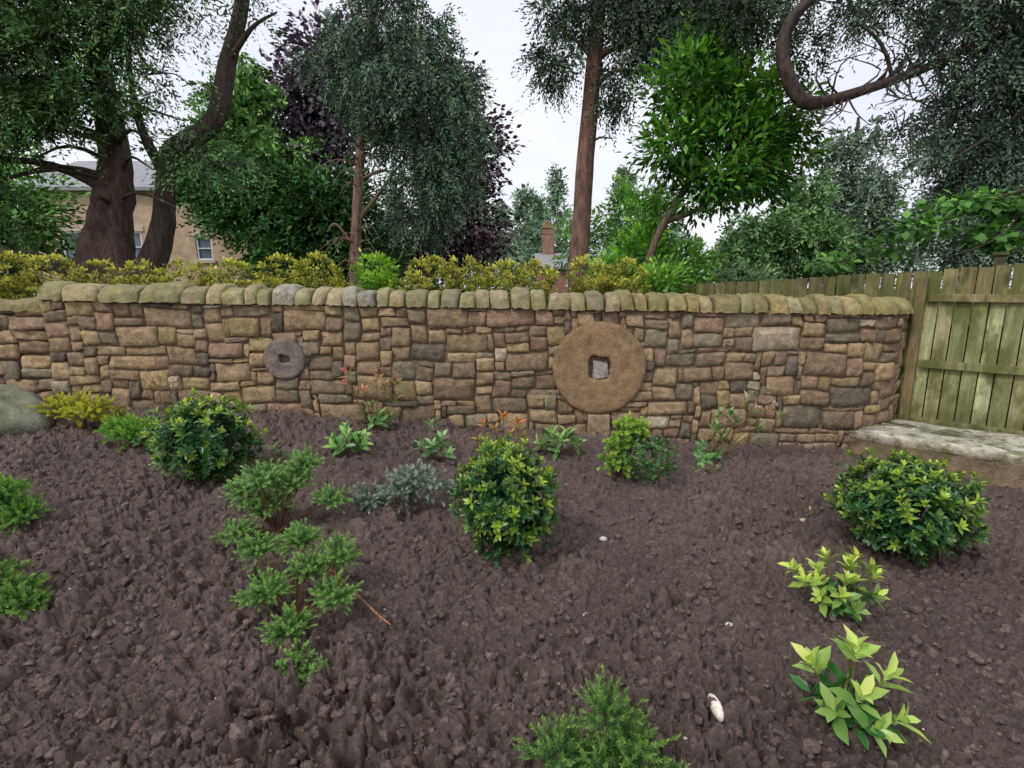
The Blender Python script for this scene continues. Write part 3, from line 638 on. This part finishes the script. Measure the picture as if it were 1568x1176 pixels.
def round_bush(name,x,y,w,h,n,L,W,ctop=(.42,.58,.05),cdark=(.026,.105,.028),tip=.18):
    t=empty(name); z0=gz(x,y); c0=np.array([x,y,z0+h*.52]); R=np.array([w/2,w/2,h*.5])*.90
    Lv=Leaves(); d=nrm(rng.normal(size=(n,3))+[0,0,.2]); ph=rng.uniform(0,6,3)
    lump=1+.09*np.sin(d[:,0]*5+ph[0])*np.sin(d[:,2]*6+ph[1])+.07*np.sin(d[:,1]*9+ph[2])+rng.normal(size=n)*.07
    c=c0+d*R*lump[:,None]*rng.uniform(.82,1.0,(n,1)); c[:,2]=np.maximum(c[:,2],z0+.04)
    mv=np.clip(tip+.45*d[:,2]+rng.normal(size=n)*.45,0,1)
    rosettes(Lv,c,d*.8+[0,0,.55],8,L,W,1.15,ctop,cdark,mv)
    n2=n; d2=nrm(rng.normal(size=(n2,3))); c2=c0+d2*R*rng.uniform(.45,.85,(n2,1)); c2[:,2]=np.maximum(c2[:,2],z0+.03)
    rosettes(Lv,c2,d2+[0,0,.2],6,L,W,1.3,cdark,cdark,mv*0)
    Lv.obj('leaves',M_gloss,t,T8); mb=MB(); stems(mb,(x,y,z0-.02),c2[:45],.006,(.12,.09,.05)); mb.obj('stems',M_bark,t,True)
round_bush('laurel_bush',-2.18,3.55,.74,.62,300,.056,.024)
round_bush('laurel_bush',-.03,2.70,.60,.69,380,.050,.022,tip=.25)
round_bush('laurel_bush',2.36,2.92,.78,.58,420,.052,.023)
def feather(name,clumps,n,L,leaf,ctop,cdark,up=.6,mat=None,stemc=(.16,.08,.05),base=None,k=26,wid=.36,extra=None):
    """clumps: (x,y,dz,r)"""
    t=empty(name); Lv=Leaves(); mb=MB()
    for (x,y,dz,r,*hh) in clumps:
        z0=gz(x,y)+dz; m=int(n*r/.2)
        d=nrm(rng.normal(size=(m,3))*[1,1,.6]+[0,0,up]); s=np.array([x,y,z0])+d*r*rng.uniform(.1,.85,(m,1))*[1,1,.8]; s[:,2]=np.maximum(s[:,2],gz(x,y)+.02)
        ln=L*rng.uniform(.6,1.2,m); tt=np.linspace(0,1,k)
        P=s[:,None]+d[:,None]*(tt[None,:,None]*ln[:,None,None])
        a=nrm(np.cross(d,rng.normal(size=d.shape)));b=np.cross(d,a); th=np.arange(k)*2.4
        rad=a[:,None]*np.cos(th)[None,:,None]+b[:,None]*np.sin(th)[None,:,None]
        D=d[:,None]*(.45+.5*tt[None,:,None])+rad*(1.0-.55*tt[None,:,None])+rng.normal(size=P.shape)*.12
        l=leaf*rng.uniform(.7,1.2,(m,k)); mm=np.clip(tt[None]*.85+rng.uniform(-.2,.3,(m,1)),0,1)[...,None]
        C=(np.array(cdark)*(1-mm)+np.array(ctop)*mm)*rng.uniform(.75,1.2,(m,k,1))
        Lv.add(P.reshape(-1,3),D.reshape(-1,3),(d[:,None]+0*P+rng.normal(size=P.shape)*.2).reshape(-1,3),l.ravel(),l.ravel()*wid,C.reshape(-1,3))
        bs=base or (clumps[0][0],clumps[0][1]); bz=gz(*bs)
        stems(mb,(bs[0],bs[1],bz-.01),list(s[:max(3,m//22)]),.0035,stemc)
    Lv.obj('leaves',mat or M_soft,t,T4); mb.obj('stems',M_bark,t,True)
    if extra: extra(t)
GD=(.08,.22,.05)
feather('hebe_shrub',[(-1.33,2.95,.26,.14),(-1.58,2.92,.22,.13),(-1.10,2.97,.17,.09),(-1.44,2.85,.34,.12),(-1.56,2.75,.05,.09),(-1.27,3.0,.38,.10),(-1.46,2.92,.14,.12)],210,.055,.017,(.38,.58,.20),GD,base=(-1.4,2.9),wid=.32,k=30)
feather('hebe_shrub',[(-1.27,2.40,.17,.09),(-1.06,2.42,.22,.10),(-.84,2.33,.20,.09),(-1.12,2.14,.12,.11),(-.80,2.11,.13,.10),(-.95,1.97,.07,.09),(-.86,1.84,.03,.06),(-.76,1.76,.02,.05),(-.98,2.28,.15,.08)],230,.050,.016,(.34,.54,.16),(.07,.20,.04),base=(-1.0,2.1),wid=.32,k=30)
feather('juniper_shrub',[(.28,1.33,.06,.13),(.38,1.38,.12,.10),(.15,1.38,.1,.10),(.45,1.3,.05,.08),(.3,1.42,.2,.09),(.2,1.28,.03,.09)],150,.075,.017,(.26,.43,.10),(.05,.15,.045),up=.9,wid=.26,k=36)
feather('fern_shrub',[(-3.08,4.1,.08,.17),(-3.2,4.1,.10,.10)],150,.10,.028,(.28,.52,.08),(.09,.22,.03),up=.8)
feather('golden_shrub',[(-3.8,4.45,.12,.2),(-3.65,4.4,.16,.15),(-4.0,4.5,.14,.15),(-3.5,4.5,.05,.12)],70,.08,.03,(.65,.62,.06),(.22,.30,.05),up=.6,wid=.5)
feather('hebe_shrub',[(-2.95,2.85,.10,.14),(-2.84,2.82,.08,.10),(-3.08,2.9,.12,.12),(-2.95,2.85,.20,.10)],190,.06,.019,(.26,.48,.09),(.07,.2,.04),up=.8,wid=.32)
feather('hebe_shrub',[(-2.28,2.15,.07,.11),(-2.18,2.1,.05,.09),(-2.4,2.2,.12,.10)],160,.055,.020,(.24,.40,.09),(.07,.17,.04),up=.6,wid=.4)
feather('lavender_plant',[(-.72,3.25,.12,.16),(-.55,3.25,.16,.14),(-.95,3.22,.05,.12),(-.65,3.2,.22,.1)],110,.055,.024,(.46,.55,.46),(.13,.20,.13),up=.5,wid=.38)
def pdark(t):
    Lv=Leaves(); n=170; z0=gz(1.06,3.85); d=nrm(rng.normal(size=(n,3))+[0,0,.2]); c=np.array([1.06,3.86,z0+.2])+d*np.array([.21,.2,.17])*rng.uniform(.7,1.05,(n,1)); c[:,2]=np.maximum(c[:,2],z0+.03)
    rosettes(Lv,c,d+[0,0,.4],7,.042,.019,1.15,(.20,.34,.07),(.03,.11,.035),np.clip(rng.rand(n)*.8,0,1)); Lv.obj('lower_leaves',M_gloss,t,T8)
feather('pieris_shrub',[(.84,3.92,.26,.11),(.82,3.85,.14,.11),(.92,3.93,.40,.10),(.98,3.95,.34,.09)],90,.06,.034,(.46,.64,.12),(.14,.28,.05),up=.6,wid=.42,extra=pdark)
def rosplant(name,x,y,tips,k,L,W,ctop,cdark,low=6,lowL=None,tilt=1.15,stemc=(.2,.15,.06),mats=None):
    t=empty(name); z0=gz(x,y); Lv=Leaves(); mb=MB()
    tp=np.array([(x+a,y+b,z0+c) for a,b,c,*_ in tips]); mv=np.array([q[3] if len(q)>3 else 1. for q in tips])
    ax=np.array([(a*1.2,b*1.2,max(c,.1)*1.4) for a,b,c,*_ in tips])
    rosettes(Lv,tp,ax,k,L,W,tilt,ctop,cdark,mv)
    if low:
        m=low; th=rng.rand(m)*6.3; r=rng.uniform(.02,.11,m); lc=np.stack([x+r*np.cos(th),y+r*np.sin(th),z0+rng.uniform(.03,.12,m)],1)
        rosettes(Lv,lc,np.stack([np.cos(th),np.sin(th),.8+0*th],1),5,lowL or L,(lowL or L)*W/L,1.3,cdark,cdark,np.zeros(m))
    stems(mb,(x,y,z0-.01),tp,.005,stemc); Lv.obj('leaves',mats or M_gloss,t,T8); mb.obj('stems',M_bark,t,True)
DG=(.06,.19,.045)
rosplant('rhododendron_plant',1.60,2.30,[(-.17,0,.15),(-.09,.05,.18),(0,-.03,.17),(.07,.06,.19),(.15,0,.17),(.19,.08,.16),(-.05,-.08,.12,.7),(.1,-.08,.12,.7),(-.13,-.06,.10,.7),(-.02,.1,.21),(-.2,.06,.18),(.04,.02,.22),(.0,-.1,.07,.3),(.12,.1,.21),(-.1,.0,.13),(.05,0,.14)],9,.080,.037,(.64,.80,.14),DG,16,.07)
rosplant('rhododendron_plant',1.20,1.62,[(.02,.02,.27),(-.12,.02,.22),(.1,-.02,.20),(.0,-.06,.16,.8),(.05,.08,.24),(.13,-.06,.08,.8),(.03,-.1,.08,.6),(-.07,-.05,.1,.5)],8,.105,.048,(.62,.80,.18),(.05,.2,.04),12,.10)
rosplant('photinia_shrub',-1.28,4.74,[(-.24,0,.44,.9),(-.08,-.05,.38,.9),(.1,0,.42,.7),(.18,0,.3,.4),(-.03,0,.25,.3),(.05,-.05,.18,.1),(-.12,0,.18,.1),(.1,.02,.12,.1),(-.24,0,.54,1),(.02,0,.5,.8),(.2,0,.46,.8)],8,.105,.042,(.66,.24,.20),(.13,.32,.08),5)
rosplant('primula_plant',-1.37,4.2,[(-.12,0,.1),(.1,0,.12),(0,-.05,.14),(-.04,.05,.17),(.12,-.06,.08),(-.08,-.08,.06)],8,.12,.055,(.38,.62,.18),(.10,.26,.06),6)
rosplant('primula_plant',-.65,4.16,[(-.1,0,.1),(.06,0,.16),(0,-.05,.12),(-.02,.03,.26),(.1,-.05,.05)],8,.10,.042,(.34,.54,.23),(.1,.22,.08),5)
rosplant('primula_plant',.42,4.42,[(-.15,0,.08),(.14,0,.08),(0,-.05,.12),(-.05,.03,.14),(.06,.02,.15)],8,.13,.048,(.36,.58,.18),(.09,.22,.06),5)
rosplant('photinia_shrub',-.1,4.2,[(-.14,0,.30),(.03,0,.36),(.14,0,.30),(-.04,-.04,.26,.6),(.08,-.03,.2,.5),(-.16,0,.15,.3),(.18,0,.2,.6)],8,.10,.037,(.70,.22,.07),(.13,.25,.05),6)
rosplant('pieris_shrub',1.76,4.42,[(-.05,0,.12,.1),(.08,0,.22,.1),(.02,-.03,.3,.2),(.2,0,.36,.3),(.35,0,.45,.9),(.5,0,.5,1),(.28,.0,.55,.7),(.45,.03,.62,.9),(.6,0,.42,.8),(-.1,-.1,.05,.2),(.15,0,.42,.2),(.4,0,.3,.4),(.05,0,.42,.3)],8,.11,.042,(.62,.40,.38),(.13,.34,.09),6)
rosplant('primula_plant',2.05,3.35,[(0,0,.03)],4,.05,.02,(.3,.4,.15),(.08,.2,.05),0)
rosplant('small_seedling',1.62,4.05,[(-.05,0,.06),(.05,0,.05)],6,.08,.03,(.3,.46,.15),(.08,.2,.05),0)
rosplant('primula_plant',-1.75,3.7,[(-.1,0,.12),(.1,0,.1),(.0,-.05,.2)],6,.08,.03,(.26,.42,.12),(.08,.2,.05),3)
rosplant('laurel_sapling',2.72,2.94,[(.0,0,.36,.5),(.05,0,.40,.7)],6,.09,.036,(.28,.48,.08),(.06,.18,.05),0)
mb=MB()
for k in range(16):
    a=np.array([-3.15+rng.uniform(-.03,.03),4.65,gz(-3.1,4.6)]); tube(mb,[a,a+[rng.uniform(-.2,.2),0,.3],a+[rng.uniform(-.35,.35),-.05,rng.uniform(.4,.7)]],[.004,.003,.0015],(.25,.16,.1),4,.05,3)
mb.obj('dried_plant_stems',M_bark,None,True)
mb=MB(); tube(mb,[(-.98,2.48,.20),(-.8,2.3,.18),(-.62,2.12,.16),(-.53,2.04,.15)],[.006,.006,.005,.004],(.42,.19,.10),6,.1,4); mb.obj('fallen_stick',M_bark,None,True)
Lv=Leaves(); n=480; yy=rng.uniform(1.1,4.9,n); xx=rng.uniform(-1,1,n)*np.minimum(1.05*yy,4.2); xx=np.minimum(xx,3.2)
th=rng.rand(n)*6.3; cc=np.array([(.36,.18,.08),(.34,.25,.14),(.16,.24,.06),(.26,.12,.06)])[rng.randint(4,size=n)]
Lv.add(np.stack([xx,yy,base_z(xx,yy)+soil_h(xx,yy)-.028],1),np.stack([np.cos(th),np.sin(th),rng.uniform(-.3,.3,n)],1),np.array([[0,0,1.]]*n)+rng.normal(size=(n,3))*.3,rng.uniform(.010,.03,n),rng.uniform(.005,.012,n),cc)
Lv.obj('leaf_litter',M_soft,None)

# ------------------------------------------------------------ houses
def brickmat(name,c1,c2,cm,scale):
    m,nt,b=newmat(name); tc=N(nt,'ShaderNodeTexCoord'); mp=N(nt,'ShaderNodeMapping'); mp.inputs['Rotation'].default_value=(math.radians(90),0,0)
    br=N(nt,'ShaderNodeTexBrick'); br.inputs['Color1'].default_value=(*c1,1);br.inputs['Color2'].default_value=(*c2,1);br.inputs['Mortar'].default_value=(*cm,1)
    br.inputs['Scale'].default_value=scale; br.inputs['Mortar Size'].default_value=.015
    nt.links.new(tc.outputs['Object'],mp.inputs[0]);nt.links.new(mp.outputs[0],br.inputs['Vector'])
    c=mix(nt,br.outputs[0],ramp(nt,noise(nt,3,5),[(.3,.75),(.7,1.2)]),1.,'MULTIPLY'); nt.links.new(c,b.inputs['Base Color']); b.inputs['Roughness'].default_value=.9; return m
M_hb=brickmat('house_sandstone',(.62,.43,.30),(.50,.35,.25),(.54,.46,.36),1.6)
M_rb=brickmat('red_brick',(.34,.14,.10),(.27,.12,.09),(.35,.3,.25),4)
M_slate=attrmat('slate_roof',.6,5,.4,.02,.7,1.2); M_white=attrmat('white_paint',.5,5,.1,.005,.95,1.05)
mg,ntg,bg_=newmat('window_glass'); bg_.inputs['Base Color'].default_value=(.12,.15,.2,1);bg_.inputs['Roughness'].default_value=.08
def house(name,x0,x1,y0,depth,z0,ze,zr,wm,wins,chim=None):
    h=empty(name); W=MB()
    xs=sorted(set([x0,x1]+[w[0]-w[2]/2 for w in wins]+[w[0]+w[2]/2 for w in wins])); zs=sorted(set([z0,ze]+[w[1]-w[3]/2 for w in wins]+[w[1]+w[3]/2 for w in wins]))
    for a,b in zip(xs[:-1],xs[1:]):
        for c,d in zip(zs[:-1],zs[1:]):
            mx,mz=(a+b)/2,(c+d)/2
            if any(abs(mx-w[0])<w[2]/2 and abs(mz-w[1])<w[3]/2 for w in wins): continue
            W.add([(a,y0,c),(b,y0,c),(b,y0,d),(a,y0,d)],[(0,1,2,3)],(1,1,1))
    y1=y0+depth; ym=(y0+y1)/2
    for x in(x0,x1): W.add([(x,y0,z0),(x,y1,z0),(x,y1,ze),(x,ym,zr-.06),(x,y0,ze)],[(0,1,2,3,4)],(1,1,1))
    W.add([(x0,y1,z0),(x1,y1,z0),(x1,y1,ze),(x0,y1,ze)],[(0,3,2,1)],(1,1,1)); W.obj('walls',wm,h)
    R=MB(); o=.3; sl=(zr-ze)/(depth/2)
    for s,ya in((-1,y0-o),(1,y1+o)):
        R.add([(x0-o,ya,ze-o*sl),(x1+o,ya,ze-o*sl),(x1+o,ym,zr),(x0-o,ym,zr),(x0-o,ya,ze-o*sl+.12),(x1+o,ya,ze-o*sl+.12),(x1+o,ym,zr+.12),(x0-o,ym,zr+.12)],[(0,1,2,3),(4,5,6,7),(0,1,5,4),(1,2,6,5),(0,4,7,3)],(.30,.30,.33))
    R.obj('roof',M_slate,h)
    G=MB();Fm=MB()
    for (wx,wz,ww,wh) in wins:
        G.add([(wx-ww/2,y0+.1,wz-wh/2),(wx+ww/2,y0+.1,wz-wh/2),(wx+ww/2,y0+.1,wz+wh/2),(wx-ww/2,y0+.1,wz+wh/2)],[(0,1,2,3)],(1,1,1))
        t_=.06
        for cx,cz,sx,sz in((wx-ww/2+t_/2,wz,t_,wh),(wx+ww/2-t_/2,wz,t_,wh),(wx,wz-wh/2+t_/2,ww-2*t_-.004,t_),(wx,wz+wh/2-t_/2,ww-2*t_-.004,t_),(wx,wz,ww-2*t_-.004,.04)): Fm.box((cx,y0+.06,cz),(sx,.06,sz),(.8,.8,.8))
        Fm.box((wx,y0-.03,wz-wh/2-.06),(ww+.2,.12,.1),(.6,.5,.4)); Fm.box((wx,y0-.012,wz+wh/2+.1),(ww+.24,.05,.18),(.6,.5,.4))
    if wins: G.obj('glass',mg,h);Fm.obj('window_frames',M_white,h)
    if chim:
        C=MB(); cx,cw,ct=chim; C.box((cx,ym,(zr+ct)/2-.3),(cw,cw,ct-zr+.6),(1,1,1)); C.box((cx,ym,ct+.06),(cw+.14,cw+.14,.12),(1,1,1)); C.box((cx,ym,ct-.35),(cw+.08,cw+.08,.1),(1,1,1))
        C.obj('chimney',M_rb,h); Q=MB(); tube(Q,[(cx-.15,ym,ct+.1),(cx-.15,ym,ct+.5)],[.11,.09],(.3,.14,.09),10,0); tube(Q,[(cx+.15,ym,ct+.1),(cx+.15,ym,ct+.5)],[.11,.09],(.3,.14,.09),10,0); Q.obj('chimney_pots',M_mill,h)
house('sandstone_house',-18.2,-9.7,20,7,1.2,5.2,6.8,M_hb,[(-11.5,3.05,.6,.85),(-14.2,3.1,.8,1.1),(-16.4,3.1,.8,1.1)])
house('brick_house',1.9,7.5,35,6,1.2,2.9,3.9,M_rb,[(4,2.2,.8,.9)],(2.55,.75,5.7))

# ------------------------------------------------------------ camera, light, world
cam=bpy.data.cameras.new('camera'); co=bpy.data.objects.new('camera',cam); scene.collection.objects.link(co)
co.location=(0,0,EYE); co.rotation_euler=(math.radians(90-10.5),0,0); cam.sensor_width=36; cam.lens=18.25; cam.clip_start=.05; cam.clip_end=1000
scene.camera=co
el,rot=math.radians(48),math.radians(225)
sd=Vector((math.sin(rot)*math.cos(el),math.cos(rot)*math.cos(el),math.sin(el)))
sun=bpy.data.lights.new('sun','SUN'); sun.energy=1.5; sun.angle=math.radians(12); sun.color=(1,.96,.89)
so=bpy.data.objects.new('sun',sun); so.rotation_euler=sd.to_track_quat('Z','Y').to_euler(); so.location=(0,0,20); scene.collection.objects.link(so)
w=bpy.data.worlds.new('World'); scene.world=w; w.use_nodes=True; nt=w.node_tree
bg=nt.nodes['Background']; sky=nt.nodes.new('ShaderNodeTexSky'); sky.sky_type='NISHITA'; sky.sun_disc=False; sky.sun_elevation=el; sky.sun_rotation=rot; sky.dust_density=4; sky.air_density=1.5
tc=N(nt,'ShaderNodeTexCoord'); nz=N(nt,'ShaderNodeTexNoise'); nz.inputs['Scale'].default_value=2.2; nz.inputs['Detail'].default_value=5
mp=N(nt,'ShaderNodeMapping'); mp.inputs['Scale'].default_value=(1,1,2.5); nt.links.new(tc.outputs['Generated'],mp.inputs[0]); nt.links.new(mp.outputs[0],nz.inputs['Vector'])
cl=ramp(nt,nz.outputs[0],[(.3,(.75,.78,.89)),(.7,(.96,.965,1.)) ])
sc=N(nt,'ShaderNodeVectorMath',operation='SCALE'); sc.inputs['Scale'].default_value=9.8; nt.links.new(cl,sc.inputs[0])
mx=mix(nt,sky.outputs[0],sc.outputs[0],.88); nt.links.new(mx,bg.inputs[0]); bg.inputs[1].default_value=.122
scene.view_settings.view_transform='Standard'; scene.view_settings.look='None'; scene.view_settings.exposure=0
